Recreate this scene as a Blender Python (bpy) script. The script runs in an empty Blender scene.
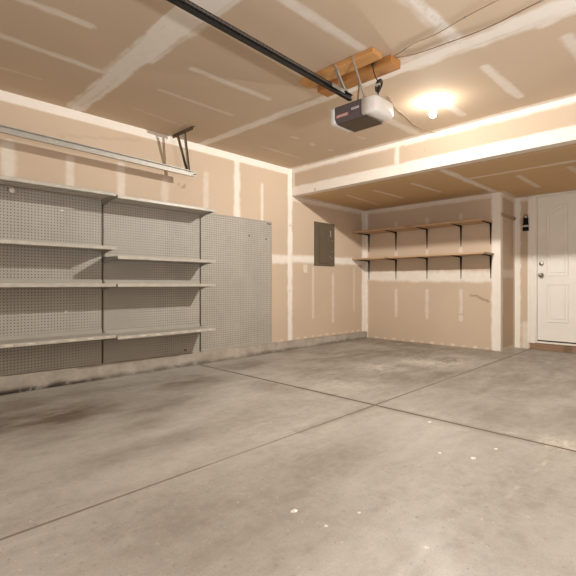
import bpy, bmesh, math, random
import numpy as np
from mathutils import Vector, Matrix

random.seed(7)
rng = np.random.default_rng(11)
scene = bpy.context.scene
COL = scene.collection

# ------------------------------------------------------------------ dimensions (metres)
CEIL, SOF = 2.622, 2.236
XL, XR = -4.37, 1.75            # left wall, right wall
YF, YB, YD = -1.6, 6.384, 7.0   # front wall (garage door side), alcove back wall, entry door wall
YBEAM = 4.53                    # face of the dropped ceiling
XC = -2.105                     # corner of the alcove
XK = -4.322                     # face of the concrete kerb
XPEG = -4.345                   # face of the pegboard


def kerb_z(y):
    return 0.162 - 0.0086 * (y - 0.9)


# ------------------------------------------------------------------ materials
def new_mat(name):
    m = bpy.data.materials.new(name)
    m.use_nodes = True
    nt = m.node_tree
    return m, nt, nt.nodes['Principled BSDF']


def N(nt, typ, **kw):
    n = nt.nodes.new(typ)
    for k, v in kw.items():
        if hasattr(n, k):
            setattr(n, k, v)
        else:
            n.inputs[k].default_value = v
    return n


def L(nt, a, b):
    nt.links.new(a, b)


def mixc(nt, fac, a, b):
    n = nt.nodes.new('ShaderNodeMix')
    n.data_type = 'RGBA'
    for sock, val in ((n.inputs[0], fac), (n.inputs[6], a), (n.inputs[7], b)):
        if hasattr(val, 'is_linked'):
            nt.links.new(val, sock)
        elif isinstance(val, (int, float)):
            sock.default_value = val
        else:
            sock.default_value = (*val, 1) if len(val) == 3 else val
    return n.outputs[2]


def math_n(nt, op, a, b=0.0, clamp=False):
    n = nt.nodes.new('ShaderNodeMath')
    n.operation = op
    n.use_clamp = clamp
    for i, val in enumerate((a, b)):
        if hasattr(val, 'is_linked'):
            nt.links.new(val, n.inputs[i])
        else:
            n.inputs[i].default_value = val
    return n.outputs[0]


def noise(nt, scale, detail=4, rough=0.55, vec=None, dist=0.0):
    n = nt.nodes.new('ShaderNodeTexNoise')
    n.inputs['Scale'].default_value = scale
    n.inputs['Detail'].default_value = detail
    n.inputs['Roughness'].default_value = rough
    n.inputs['Distortion'].default_value = dist
    if vec is not None:
        nt.links.new(vec, n.inputs['Vector'])
    return n.outputs['Fac']


def maprange(nt, v, a, b, c=0.0, d=1.0):
    n = nt.nodes.new('ShaderNodeMapRange')
    nt.links.new(v, n.inputs[0])
    for i, x in enumerate((a, b, c, d)):
        n.inputs[i + 1].default_value = x
    return n.outputs[0]


def objvec(nt, scale=(1, 1, 1)):
    t = nt.nodes.new('ShaderNodeTexCoord')
    m = nt.nodes.new('ShaderNodeMapping')
    m.inputs['Scale'].default_value = scale
    nt.links.new(t.outputs['Object'], m.inputs['Vector'])
    return m.outputs[0]


def bump(nt, bsdf, h, strength=0.2, dist=0.01):
    b = nt.nodes.new('ShaderNodeBump')
    b.inputs['Strength'].default_value = strength
    b.inputs['Distance'].default_value = dist
    nt.links.new(h, b.inputs['Height'])
    nt.links.new(b.outputs[0], bsdf.inputs['Normal'])


def attr(nt, name):
    a = nt.nodes.new('ShaderNodeAttribute')
    a.attribute_name = name
    return a.outputs['Fac']


def simple(name, col, rough=0.5, metal=0.0, var=0.12, scale=30, stretch=(1, 1, 1), bmp=0.05):
    m, nt, b = new_mat(name)
    v = objvec(nt, stretch)
    n = noise(nt, scale, 4, 0.6, v)
    dark = tuple(c * (1 - var) for c in col)
    lite = tuple(min(1, c * (1 + var)) for c in col)
    L(nt, mixc(nt, maprange(nt, n, 0.3, 0.7), dark, lite), b.inputs['Base Color'])
    b.inputs['Roughness'].default_value = rough
    b.inputs['Metallic'].default_value = metal
    if bmp:
        bump(nt, b, n, bmp, 0.004)
    return m


def drywall(name, paper):
    """bare gypsum board with joint compound where the mesh attribute 'mud' says so"""
    m, nt, b = new_mat(name)
    v = objvec(nt)
    big = noise(nt, 0.9, 3, 0.5, v)
    fine = noise(nt, 60, 3, 0.6, v)
    pap = mixc(nt, maprange(nt, big, 0.3, 0.7), tuple(c * 0.95 for c in paper), tuple(c * 1.05 for c in paper))
    pap = mixc(nt, math_n(nt, 'MULTIPLY', fine, 0.12), pap, (0.42, 0.27, 0.16))
    rag = noise(nt, 14, 4, 0.65, objvec(nt))
    mu = math_n(nt, 'ADD', attr(nt, 'mud'), math_n(nt, 'MULTIPLY', math_n(nt, 'SUBTRACT', rag, 0.5), 0.30))
    mask = math_n(nt, 'MULTIPLY', maprange(nt, mu, 0.06, 0.84), attr(nt, 'gate'))
    mudc = mixc(nt, rag, (0.76, 0.70, 0.64), (0.84, 0.785, 0.725))
    col = mixc(nt, mask, pap, mudc)
    # scuffs, cracks and torn paper
    col = mixc(nt, attr(nt, 'scuff'), col, (0.24, 0.15, 0.09))
    L(nt, col, b.inputs['Base Color'])
    b.inputs['Roughness'].default_value = 0.85
    b.inputs['Specular IOR Level'].default_value = 0.2
    bump(nt, b, math_n(nt, 'ADD', math_n(nt, 'MULTIPLY', mask, 0.6), math_n(nt, 'MULTIPLY', rag, 0.15)), 0.25, 0.004)
    return m


def concrete_floor():
    m, nt, b = new_mat('concrete floor')
    v = objvec(nt)
    st = objvec(nt, (1.9, 0.75, 1))
    st2 = objvec(nt, (4.2, 1.9, 1))
    c1 = noise(nt, 0.9, 6, 0.62, st)
    c2 = noise(nt, 2.0, 6, 0.65, st2, 0.4)
    c3 = noise(nt, 14, 6, 0.7, v)
    fine = noise(nt, 120, 4, 0.7, v)
    base = mixc(nt, maprange(nt, c1, 0.36, 0.64), (0.325, 0.302, 0.270), (0.50, 0.478, 0.443))
    base = mixc(nt, maprange(nt, c2, 0.42, 0.75, 0, 0.45), base, (0.27, 0.22, 0.175))
    base = mixc(nt, maprange(nt, c3, 0.38, 0.68, 0, 0.42), base, (0.55, 0.505, 0.45))
    base = mixc(nt, maprange(nt, fine, 0.45, 0.72, 0, 0.42), base, (0.29, 0.25, 0.205))
    sp = noise(nt, 46, 2, 0.5, v)
    base = mixc(nt, maprange(nt, sp, 0.66, 0.74, 0, 0.55), base, (0.62, 0.58, 0.52))
    base = mixc(nt, maprange(nt, sp, 0.36, 0.28, 0, 0.45), base, (0.22, 0.18, 0.14))
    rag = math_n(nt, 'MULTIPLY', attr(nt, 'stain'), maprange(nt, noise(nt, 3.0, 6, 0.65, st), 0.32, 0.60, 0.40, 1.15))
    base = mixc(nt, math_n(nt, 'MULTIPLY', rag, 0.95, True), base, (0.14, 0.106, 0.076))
    pr = maprange(nt, noise(nt, 5.0, 5, 0.7, st2), 0.40, 0.62)
    base = mixc(nt, math_n(nt, 'MULTIPLY', attr(nt, 'pale'), pr, True), base, (0.74, 0.68, 0.60))
    base = mixc(nt, attr(nt, 'fleck'), base, (0.88, 0.85, 0.80))
    base = mixc(nt, attr(nt, 'joint'), base, (0.17, 0.118, 0.08))
    L(nt, base, b.inputs['Base Color'])
    L(nt, maprange(nt, c2, 0.3, 0.7, 0.42, 0.62), b.inputs['Roughness'])
    b.inputs['Specular IOR Level'].default_value = 0.35
    bump(nt, b, math_n(nt, 'ADD', math_n(nt, 'MULTIPLY', c3, 0.6), math_n(nt, 'MULTIPLY', fine, 0.3)), 0.10, 0.006)
    return m


def concrete_kerb():
    m, nt, b = new_mat('kerb concrete')
    v = objvec(nt)
    c1 = noise(nt, 5, 6, 0.65, v)
    c2 = noise(nt, 45, 5, 0.7, v)
    base = mixc(nt, maprange(nt, c1, 0.35, 0.68), (0.32, 0.28, 0.235), (0.47, 0.42, 0.365))
    base = mixc(nt, maprange(nt, c2, 0.5, 0.8, 0, 0.5), base, (0.27, 0.22, 0.17))
    d = math_n(nt, 'MULTIPLY', attr(nt, 'stain'), maprange(nt, noise(nt, 7, 5, 0.7, v), 0.30, 0.50))
    base = mixc(nt, math_n(nt, 'MULTIPLY', d, 1.0, True), base, (0.035, 0.025, 0.017))
    L(nt, base, b.inputs['Base Color'])
    b.inputs['Roughness'].default_value = 0.85
    bump(nt, b, math_n(nt, 'ADD', math_n(nt, 'MULTIPLY', c1, 0.5), math_n(nt, 'MULTIPLY', c2, 0.5)), 0.35, 0.010)
    return m


def pegboard_mat():
    """punched hardboard: rows of round holes on a square pitch in the Y-Z plane"""
    m, nt, b = new_mat('pegboard')
    t = nt.nodes.new('ShaderNodeTexCoord')
    s = nt.nodes.new('ShaderNodeSeparateXYZ')
    L(nt, t.outputs['Object'], s.inputs[0])
    P = 0.0268

    def cell(o):
        f = math_n(nt, 'FRACT', math_n(nt, 'ADD', math_n(nt, 'DIVIDE', o, P), 100.0))
        return math_n(nt, 'MULTIPLY', math_n(nt, 'SUBTRACT', f, 0.5), P)
    y, z = cell(s.outputs[1]), cell(s.outputs[2])
    d = math_n(nt, 'SQRT', math_n(nt, 'ADD', math_n(nt, 'MULTIPLY', y, y), math_n(nt, 'MULTIPLY', z, z)))
    hole = maprange(nt, d, 0.0042, 0.0054, 1.0, 0.0)
    n = noise(nt, 3, 5, 0.6, objvec(nt))
    n2 = noise(nt, 26, 4, 0.6, objvec(nt, (1, 1, 0.25)))
    base = mixc(nt, maprange(nt, n, 0.3, 0.7), (0.37, 0.345, 0.305), (0.43, 0.40, 0.355))
    base = mixc(nt, maprange(nt, n2, 0.45, 0.75, 0, 0.25), base, (0.31, 0.28, 0.24))
    col = mixc(nt, hole, base, (0.075, 0.06, 0.045))
    L(nt, col, b.inputs['Base Color'])
    b.inputs['Roughness'].default_value = 0.6
    bump(nt, b, math_n(nt, 'SUBTRACT', 1.0, hole), 0.6, 0.004)
    return m


def slotted_mat():
    m, nt, b = new_mat('slotted steel')
    t = nt.nodes.new('ShaderNodeTexCoord')
    s = nt.nodes.new('ShaderNodeSeparateXYZ')
    L(nt, t.outputs['Object'], s.inputs[0])
    f = math_n(nt, 'FRACT', math_n(nt, 'ADD', math_n(nt, 'DIVIDE', s.outputs[2], 0.0254), 100.0))
    slot = maprange(nt, math_n(nt, 'ABSOLUTE', math_n(nt, 'SUBTRACT', f, 0.5)), 0.28, 0.34, 1.0, 0.0)
    a = math_n(nt, 'ABSOLUTE', s.outputs[1])
    mid = math_n(nt, 'MULTIPLY', maprange(nt, a, 0.0022, 0.003), maprange(nt, a, 0.0066, 0.0074, 1.0, 0.0))
    col = mixc(nt, math_n(nt, 'MULTIPLY', slot, mid), (0.085, 0.066, 0.05), (0.012, 0.010, 0.008))
    L(nt, col, b.inputs['Base Color'])
    b.inputs['Roughness'].default_value = 0.5
    b.inputs['Metallic'].default_value = 0.4
    return m


def wood(name, c1, c2, axis=0, scale=9):
    m, nt, b = new_mat(name)
    st = [14, 14, 14]
    st[axis] = 0.9
    v = objvec(nt, st)
    n = noise(nt, scale * 0.35, 5, 0.6, v, 0.8)
    k = noise(nt, 4, 2, 0.5, objvec(nt))
    col = mixc(nt, maprange(nt, n, 0.32, 0.68), c1, c2)
    col = mixc(nt, maprange(nt, k, 0.62, 0.72, 0, 0.5), col, tuple(c * 0.45 for c in c1))
    L(nt, col, b.inputs['Base Color'])
    b.inputs['Roughness'].default_value = 0.65
    bump(nt, b, n, 0.12, 0.003)
    return m


M = {}
M['wall'] = drywall('drywall on the walls', (0.565, 0.45, 0.345))
M['ceil'] = drywall('drywall on the ceiling', (0.585, 0.463, 0.345))
M['soffit'] = drywall('drywall on the dropped ceiling', (0.60, 0.415, 0.235))  # golden paper tone carries the warm bounce light in its colour
M['floor'] = concrete_floor()
M['kerb'] = concrete_kerb()
M['peg'] = pegboard_mat()
M['slot'] = slotted_mat()
M['steel'] = simple('beige shelf steel', (0.40, 0.37, 0.325), 0.42, 0.0, 0.06, 14, (1, 0.3, 1))
M['lip'] = simple('worn shelf lip', (0.47, 0.44, 0.385), 0.38, 0.0, 0.16, 26, (1, 0.5, 1))
M['brack'] = simple('dark bracket steel', (0.10, 0.075, 0.055), 0.5, 0.2)
M['galv'] = simple('galvanised steel', (0.40, 0.375, 0.335), 0.5, 0.3, 0.10, 22)
M['galvdark'] = simple('dull dark steel', (0.17, 0.14, 0.10), 0.5, 0.5, 0.2, 18)
M['black'] = simple('black painted steel', (0.012, 0.011, 0.011), 0.42, 0.2)
M['chain'] = simple('oiled chain steel', (0.19, 0.175, 0.165), 0.35, 0.7)
M['blackmetal'] = simple('black powder coat', (0.008, 0.006, 0.005), 0.6, 0.0, bmp=0)
M['blackmetal'].node_tree.nodes['Principled BSDF'].inputs['Specular IOR Level'].default_value = 0.15
M['opener'] = simple('dark grey opener case', (0.120, 0.098, 0.104), 0.45, 0.0, 0.08)
M['openerbot'] = simple('opener chassis underside', (0.10, 0.072, 0.048), 0.5, 0.2, 0.08)
M['lens'] = simple('milky lens plastic', (0.83, 0.81, 0.79), 0.28, 0.0, 0.02, 8, bmp=0)
M['lens'].node_tree.nodes['Principled BSDF'].inputs['Subsurface Weight'].default_value = 0.2
M['badge'] = simple('faded red badge', (0.50, 0.20, 0.22), 0.4, 0.0, 0.1)
M['badge_ink'] = simple('pale badge lettering', (0.78, 0.62, 0.62), 0.4, 0.0, 0.05)
M['badge2'] = simple('pale lilac badge', (0.72, 0.68, 0.76), 0.4, 0.0, 0.05)
M['badge2_ink'] = simple('grey badge lettering', (0.42, 0.38, 0.46), 0.4, 0.0, 0.05)
M['plank'] = wood('raw pine', (0.58, 0.285, 0.095), (0.72, 0.41, 0.165), 0)
M['plank_dark'] = wood('amber pine', (0.47, 0.205, 0.055), (0.60, 0.30, 0.10), 0)
M['board'] = wood('shelf board wood', (0.43, 0.28, 0.165), (0.55, 0.38, 0.24), 0)
M['batten'] = wood('batten wood', (0.33, 0.23, 0.145), (0.43, 0.31, 0.205), 1)
M['step'] = wood('dark step wood', (0.215, 0.125, 0.075), (0.32, 0.20, 0.125), 0)
M['white'] = simple('white door paint', (0.80, 0.765, 0.71), 0.45, 0.0, 0.03, 5, bmp=0.02)
M['trim'] = simple('white casing paint', (0.80, 0.755, 0.69), 0.5, 0.0, 0.03, 6, bmp=0.02)
M['nickel'] = simple('satin nickel', (0.36, 0.33, 0.30), 0.28, 1.0, 0.05)
M['seal'] = simple('dark rubber sweep', (0.03, 0.025, 0.02), 0.7)
M['panelgrey'] = simple('grey panel paint', (0.118, 0.092, 0.062), 0.45, 0.0, 0.08, 9)
M['cable'] = simple('brown cable jacket', (0.28, 0.16, 0.10), 0.55)
M['cable_pale'] = simple('tan cable jacket', (0.44, 0.32, 0.22), 0.55)
M['cord'] = simple('black cord rubber', (0.012, 0.011, 0.010), 0.5)
M['tie'] = simple('grey paper tag', (0.55, 0.50, 0.45), 0.6)
M['porcelain'] = simple('white porcelain', (0.85, 0.82, 0.77), 0.3, 0.0, 0.02, 5, bmp=0)
M['ivory'] = simple('ivory plate', (0.70, 0.60, 0.49), 0.5, 0.0, 0.03)
M['paper'] = simple('paper scrap and lip glint', (0.66, 0.60, 0.52), 0.7)


def bulb_mat():
    m, nt, b = new_mat('glowing bulb')
    e = nt.nodes.new('ShaderNodeEmission')
    e.inputs['Color'].default_value = (1.0, 0.92, 0.80, 1)
    e.inputs['Strength'].default_value = 420
    t = nt.nodes.new('ShaderNodeBsdfTransparent')
    mx = nt.nodes.new('ShaderNodeMixShader')
    mx.inputs[0].default_value = 0.2
    L(nt, t.outputs[0], mx.inputs[1])
    L(nt, e.outputs[0], mx.inputs[2])
    L(nt, mx.outputs[0], nt.nodes['Material Output'].inputs['Surface'])
    return m


M['bulb'] = bulb_mat()


# ------------------------------------------------------------------ mesh helpers
def bm_new():
    return bmesh.new()


def box(bm, x0, x1, y0, y1, z0, z1, bev=0.0):
    vs = [bm.verts.new((x, y, z)) for x in (x0, x1) for y in (y0, y1) for z in (z0, z1)]
    fs = [(0, 1, 3, 2), (4, 6, 7, 5), (0, 4, 5, 1), (2, 3, 7, 6), (0, 2, 6, 4), (1, 5, 7, 3)]
    F = [bm.faces.new([vs[i] for i in f]) for f in fs]
    if bev:
        bm.normal_update()
        es = list({e for f in F for e in f.edges})
        bmesh.ops.bevel(bm, geom=es, offset=bev, segments=2, affect='EDGES', profile=0.5)


def prism(bm, poly, axis, a, b):
    """extrude a 2D polygon along axis (0,1,2) from a to b; poly is in the two other axes, in order"""
    def P(p, t):
        q = list(p)
        q.insert(axis, t)
        return bm.verts.new(q)
    A = [P(p, a) for p in poly]
    B = [P(p, b) for p in poly]
    bm.faces.new(A)
    bm.faces.new(B[::-1])
    n = len(poly)
    for i in range(n):
        j = (i + 1) % n
        bm.faces.new([A[j], A[i], B[i], B[j]])


def tube(bm, pts, r, seg=8, caps=True):
    pts = [Vector(p) for p in pts]
    rings = []
    up = Vector((0.13, 0.21, 1)).normalized()
    for i, p in enumerate(pts):
        d = (pts[min(i + 1, len(pts) - 1)] - pts[max(i - 1, 0)]).normalized()
        a = d.cross(up)
        if a.length < 1e-3:
            a = d.cross(Vector((1, 0, 0)))
        a.normalize()
        c = d.cross(a).normalized()
        rings.append([bm.verts.new(p + r * (math.cos(t) * a + math.sin(t) * c))
                      for t in (2 * math.pi * k / seg for k in range(seg))])
    for A, B in zip(rings, rings[1:]):
        for k in range(seg):
            bm.faces.new([A[k], A[(k + 1) % seg], B[(k + 1) % seg], B[k]])
    if caps:
        bm.faces.new(rings[0][::-1])
        bm.faces.new(rings[-1])


def lathe(bm, prof, seg=24, mat=None):
    """profile of (radius, height) turned about Z, then moved by mat"""
    rings = []
    for r, h in prof:
        rings.append([bm.verts.new((r * math.cos(2 * math.pi * k / seg), r * math.sin(2 * math.pi * k / seg), h))
                      for k in range(seg)] if r > 1e-6 else [bm.verts.new((0, 0, h))])
    for A, B in zip(rings, rings[1:]):
        for k in range(seg):
            j = (k + 1) % seg
            f = [A[k % len(A)], A[j % len(A)], B[j % len(B)], B[k % len(B)]]
            u = []
            for w in f:
                if w not in u:
                    u.append(w)
            if len(u) > 2:
                bm.faces.new(u)
    if mat is not None:
        bmesh.ops.transform(bm, matrix=mat, verts=[w for R in rings for w in R])


def bar(bm, p, q, w, t, up=(0, 0, 1)):
    """rectangular bar from p to q, width w across and thickness t along 'up'"""
    p, q, up = Vector(p), Vector(q), Vector(up)
    d = (q - p).normalized()
    a = d.cross(up).normalized()
    c = a.cross(d).normalized()
    R = []
    for o in (p, q):
        R.append([bm.verts.new(o + a * sx * w / 2 + c * sy * t / 2) for sx, sy in ((-1, -1), (1, -1), (1, 1), (-1, 1))])
    bm.faces.new(R[0][::-1])
    bm.faces.new(R[1])
    for k in range(4):
        j = (k + 1) % 4
        bm.faces.new([R[0][k], R[0][j], R[1][j], R[1][k]])


def obj(name, bm, mat, parent=None, smooth=False, off=None):
    bmesh.ops.recalc_face_normals(bm, faces=bm.faces[:])
    if off is not None:
        bmesh.ops.translate(bm, verts=bm.verts[:], vec=-Vector(off))
    me = bpy.data.meshes.new(name)
    bm.to_mesh(me)
    bm.free()
    me.materials.append(mat)
    if smooth:
        for p in me.polygons:
            p.use_smooth = True
    o = bpy.data.objects.new(name, me)
    COL.objects.link(o)
    if parent is not None:
        o.parent = parent
    return o


def empty(name, loc=(0, 0, 0)):
    o = bpy.data.objects.new(name, None)
    o.empty_display_size = 0.1
    o.location = loc
    COL.objects.link(o)
    return o


def tag(o, label, cat, group=None):
    o['label'] = label
    o['category'] = cat
    if group:
        o['group'] = group
    return o


def structure(o, label=None):
    o['kind'] = 'structure'
    if label:
        o['label'] = label
    return o


def copy_tree(o, parent=None):
    c = o.copy()
    COL.objects.link(c)
    c.parent = parent
    for ch in list(o.children):
        copy_tree(ch, c)
    return c


# ------------------------------------------------------------------ gridded surfaces with painted-on compound
def vnoise(a, b, scale, seed):
    """smooth 2D value noise"""
    r = np.random.default_rng(seed)
    T = r.random((64, 64))
    x, y = a * scale + 17.3, b * scale + 9.1
    i, j = np.floor(x).astype(int), np.floor(y).astype(int)
    fx, fy = x - i, y - j
    fx, fy = fx * fx * (3 - 2 * fx), fy * fy * (3 - 2 * fy)
    g = lambda p, q: T[p % 64, q % 64]
    return (g(i, j) * (1 - fx) + g(i + 1, j) * fx) * (1 - fy) + (g(i, j + 1) * (1 - fx) + g(i + 1, j + 1) * fx) * fy


def strips(a, b, items, seed=3):
    """items: (a0,b0,a1,b1,half width,strength[,soft]) -> mask in 0..1"""
    out = np.zeros_like(a)
    n1 = vnoise(a, b, 9, seed) - 0.5
    n2 = vnoise(a, b, 23, seed + 1) - 0.5
    for it in items:
        a0, b0, a1, b1, hw, s = it[:6]
        soft = it[6] if len(it) > 6 else 0.8
        da, db = a1 - a0, b1 - b0
        LL = max(da * da + db * db, 1e-9)
        t = np.clip(((a - a0) * da + (b - b0) * db) / LL, 0, 1)
        d = np.hypot(a - a0 - t * da, b - b0 - t * db)
        e = hw * (1 + (0.34 * n1 + 0.2 * n2) * (0.25 if soft < 0.4 else 1))
        m = np.clip((e - d) / (hw * soft) + 0.5, 0, 1)
        m = m * m * (3 - 2 * m)
        if len(it) > 7:                       # trowel streaks that run along the joint
            ln = math.sqrt(LL)
            al, ac = ((a - a0) * da + (b - b0) * db) / ln, ((b - b0) * da - (a - a0) * db) / ln
            m = m * np.clip(0.25 + 1.25 * vnoise(al, ac * it[7], 1.6, seed + 5), 0, 1.15)
        out = np.maximum(out, s * m)
    return out


def axis_pts(lo, hi, step, extra=()):
    p = list(np.linspace(lo, hi, max(2, int(round((hi - lo) / step)) + 1)))
    for e in extra:
        p = [q for q in p if abs(q - e) > step * 0.35]
    return np.array(sorted(p + list(extra)))


def grid_surface(name, A, B, place, mat, attrs, flip=False, back=None):
    """a gridded face; place(a,b)->xyz arrays; attrs {name: values}; back = box (6 numbers) of the board behind"""
    a, b = np.meshgrid(A, B, indexing='ij')
    na, nb = a.shape
    co = np.stack(place(a, b), -1).reshape(-1, 3)
    idx = np.arange(na * nb).reshape(na, nb)
    q = np.stack([idx[:-1, :-1], idx[1:, :-1], idx[1:, 1:], idx[:-1, 1:]], -1).reshape(-1, 4)
    if flip:
        q = q[:, ::-1]
    nv = len(co)
    if back is not None:
        x0, x1, y0, y1, z0, z1 = back
        bc = np.array([(x, y, z) for x in (x0, x1) for y in (y0, y1) for z in (z0, z1)])
        bf = np.array([(0, 1, 3, 2), (4, 6, 7, 5), (0, 4, 5, 1), (2, 3, 7, 6), (0, 2, 6, 4), (1, 5, 7, 3)]) + nv
        co = np.concatenate([co, bc])
        q = np.concatenate([q, bf])
    me = bpy.data.meshes.new(name)
    me.vertices.add(len(co))
    me.vertices.foreach_set('co', co.ravel())
    me.loops.add(q.size)
    me.loops.foreach_set('vertex_index', q.ravel().astype(np.int32))
    me.polygons.add(len(q))
    me.polygons.foreach_set('loop_start', np.arange(0, q.size, 4, dtype=np.int32))
    me.update(calc_edges=True)
    for k, f in attrs.items():
        v = f(a, b).ravel() if callable(f) else np.full(nv, float(f))
        v = np.concatenate([v, np.zeros(len(co) - nv)]).astype(np.float32)
        at = me.attributes.new(k, 'FLOAT', 'POINT')
        at.data.foreach_set('value', v)
    me.materials.append(mat)
    o = bpy.data.objects.new(name, me)
    COL.objects.link(o)
    o['kind'] = 'structure'
    return o


G1 = dict(gate=1.0)

# ------------------------------------------------------------------ floor
JY, JX = 2.89, -1.885
FX = axis_pts(XL - 0.1, XR, 0.016, (JX - 0.009, JX - 0.0065, JX - 0.004, JX + 0.004, JX + 0.0065, JX + 0.009))
FY = axis_pts(YF, YD + 0.1, 0.016, (JY - 0.013, JY - 0.010, JY - 0.0065, JY + 0.0065, JY + 0.010, JY + 0.013))


def floor_joint(a, b):
    return np.maximum((np.abs(a - JX) < 0.0068) * 0.72, (np.abs(b - JY) < 0.0102) * 1.0)


def floor_stain(a, b):
    s = np.zeros_like(a)
    for (x, y, rx, ry, k) in ((-3.4, 0.9, .34, .8, .95), (-3.75, .7, .5, 1.1, .6), (-3.0, 1.0, .3, .5, .35), (-2.35, 5.3, .3, .35, .75), (-3.3, 4.6, .4, .8, .6),  (-3.1, 1.55, .2, .5, .5), (-3.9, 1.6, .3, 1.0, .5),
                              (-3.6, 2.3, .35, .6, .55), (-3.9, 3.4, .35, .8, .5), (-3.4, 4.2, .45, .7, .55), (-3.2, 5.2, .7, .7, .5),
                              (-2.5, 5.0, .5, .6, .42), (-2.1, 5.9, .4, .3, .5), (-2.3, 4.6, .5, .4, .38),
                              (-3.0, 2.75, .35, .2, .5), (-1.7, 5.3, .5, .8, .35), (-1.2, 4.2, .5, .6, .25),
                              (-2.35, 1.25, .12, .5, .4), (-2.75, 1.35, .14, .3, .35), (-1.35, 1.0, .3, .6, .22), (-1.5, 2.0, .3, .5, .22), (-1.0, 0.6, .2, .4, .2)):
        s = np.maximum(s, k * np.exp(-((a - x) / rx) ** 2 - ((b - y) / ry) ** 2))
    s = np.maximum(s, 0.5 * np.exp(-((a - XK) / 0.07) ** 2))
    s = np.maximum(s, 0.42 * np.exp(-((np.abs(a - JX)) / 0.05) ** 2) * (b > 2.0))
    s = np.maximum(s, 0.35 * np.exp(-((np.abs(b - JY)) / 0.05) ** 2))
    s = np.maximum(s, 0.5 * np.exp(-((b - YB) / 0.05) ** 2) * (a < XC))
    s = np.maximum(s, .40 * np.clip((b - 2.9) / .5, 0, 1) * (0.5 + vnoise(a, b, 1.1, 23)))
    return s * (0.8 + 0.85 * vnoise(a, b, 2.5, 21))


def floor_pale(a, b):
    s = np.zeros_like(a)
    for (x, y, rx, ry, k) in ((-2.45, 4.9, .35, .25, .8), (-2.7, 4.2, .25, .25, .5), (-2.2, 5.2, .25, .4, .6),
                              (-2.4, 3.3, .5, .3, .3), (-0.65, 2.95, .12, .12, .9), (-0.75, 1.0, .35, .4, .25), (-2.0, 2.0, .5, .7, .22)):
        s = np.maximum(s, k * np.exp(-((a - x) / rx) ** 2 - ((b - y) / ry) ** 2))
    return np.maximum(s, strips(a, b, [(-.655, 2.04, -.65, 2.2, .007, .42), (-.64, 2.44, -.632, 2.64, .008, .5), (-1.38, 2.72, -1.27, 2.74, .010, .6), (-1.0, 2.9, -.9, 2.97, .02, .5)], 121))


structure(grid_surface('floor', FX, FY,
          lambda a, b: (a, b, np.where((np.abs(a - JX) < .0045) | (np.abs(b - JY) < .0068), -0.012, 0.0)),
          M['floor'], dict(joint=floor_joint, stain=floor_stain, pale=floor_pale, fleck=0.0),
          back=(XL - 0.1, XR, YF, YD + 0.1, -0.15, -0.02)))

# splashes of white paint and plaster stuck on the slab: thin raised drops
for (x, y, r, lab) in ((-1.246, 1.304, .016, 'largest white plaster drop on the floor near the bottom middle'),
                       (-1.079, 1.311, .008, 'lowest small white speck on the floor below the plaster drop'),
                       (-1.043, 1.482, .008, 'small white speck on the floor right of the plaster drop'),
                       (-1.089, 2.327, .009, 'small white speck left of the pair near the cross joint'),
                       (-0.929, 2.386, .015, 'oval white plaster drop below the joint at right'),
                       (-0.885, 2.609, .010, 'white speck above the oval plaster drop at right'),
                       (-0.733, 1.454, .009, 'lone white speck on the bright floor at lower right'),
                       (-1.382, 2.801, .012, 'pale flat drop on the floor just below the cross joint')):
    bm = bm_new()
    n = 12
    ring = [(r * (0.7 + 0.5 * random.random())) for _ in range(n)]
    top = bm.verts.new((0, 0, 0.0035))
    mid = [bm.verts.new((0.6 * ring[k] * math.cos(6.283 * k / n), 1.3 * 0.6 * ring[k] * math.sin(6.283 * k / n), 0.0028)) for k in range(n)]
    out = [bm.verts.new((ring[k] * math.cos(6.283 * k / n), 1.3 * ring[k] * math.sin(6.283 * k / n), 0.0)) for k in range(n)]
    for k in range(n):
        j = (k + 1) % n
        bm.faces.new([top, mid[k], mid[j]])
        bm.faces.new([mid[k], out[k], out[j], mid[j]])
    o = obj('plaster_drop', bm, M['porcelain'], smooth=True)
    o.location = (x, y, 0.0003)
    tag(o, lab, 'plaster drop', 'dried plaster drops on the floor')

# ------------------------------------------------------------------ kerb
KY = axis_pts(YF, YB, 0.03)
KT = np.array([0, .01, .02, .03, .045, .06, .08, .1, .115])


def kerb_place(a, b):
    wob = 0.007 * (vnoise(a, b * 3, 3.0, 5) - 0.5) + 0.006 * (vnoise(a, b * 3, 12.0, 6) - 0.5)
    return (np.full_like(a, XK) + wob, a, b / 0.115 * kerb_z(a))


def kerb_stain(a, b):
    g = np.clip(1.5 - b / (0.016 + 0.022 * vnoise(a, b * 0, 7, 31)), 0, 1)
    run = 0.2 + 1.0 * np.clip(1.9 - a, 0, 1) + 0.45 * vnoise(a, b * 0, 2.2, 32)
    return np.clip(g * run, 0, 1)


kerb = grid_surface('baseboard_left', KY, KT, kerb_place, M['kerb'], dict(stain=kerb_stain))
bm = bm_new()
bm.from_mesh(kerb.data)
vs = [bm.verts.new(p) for p in ((XK + 0.003, YF, kerb_z(YF)), (XK + 0.003, YB, kerb_z(YB)), (XL - 0.01, YB, kerb_z(YB)), (XL - 0.01, YF, kerb_z(YF)))]
bm.faces.new(vs)
bm.to_mesh(kerb.data)
bm.free()
structure(kerb, 'low rough concrete kerb along the foot of the left wall')

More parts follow.
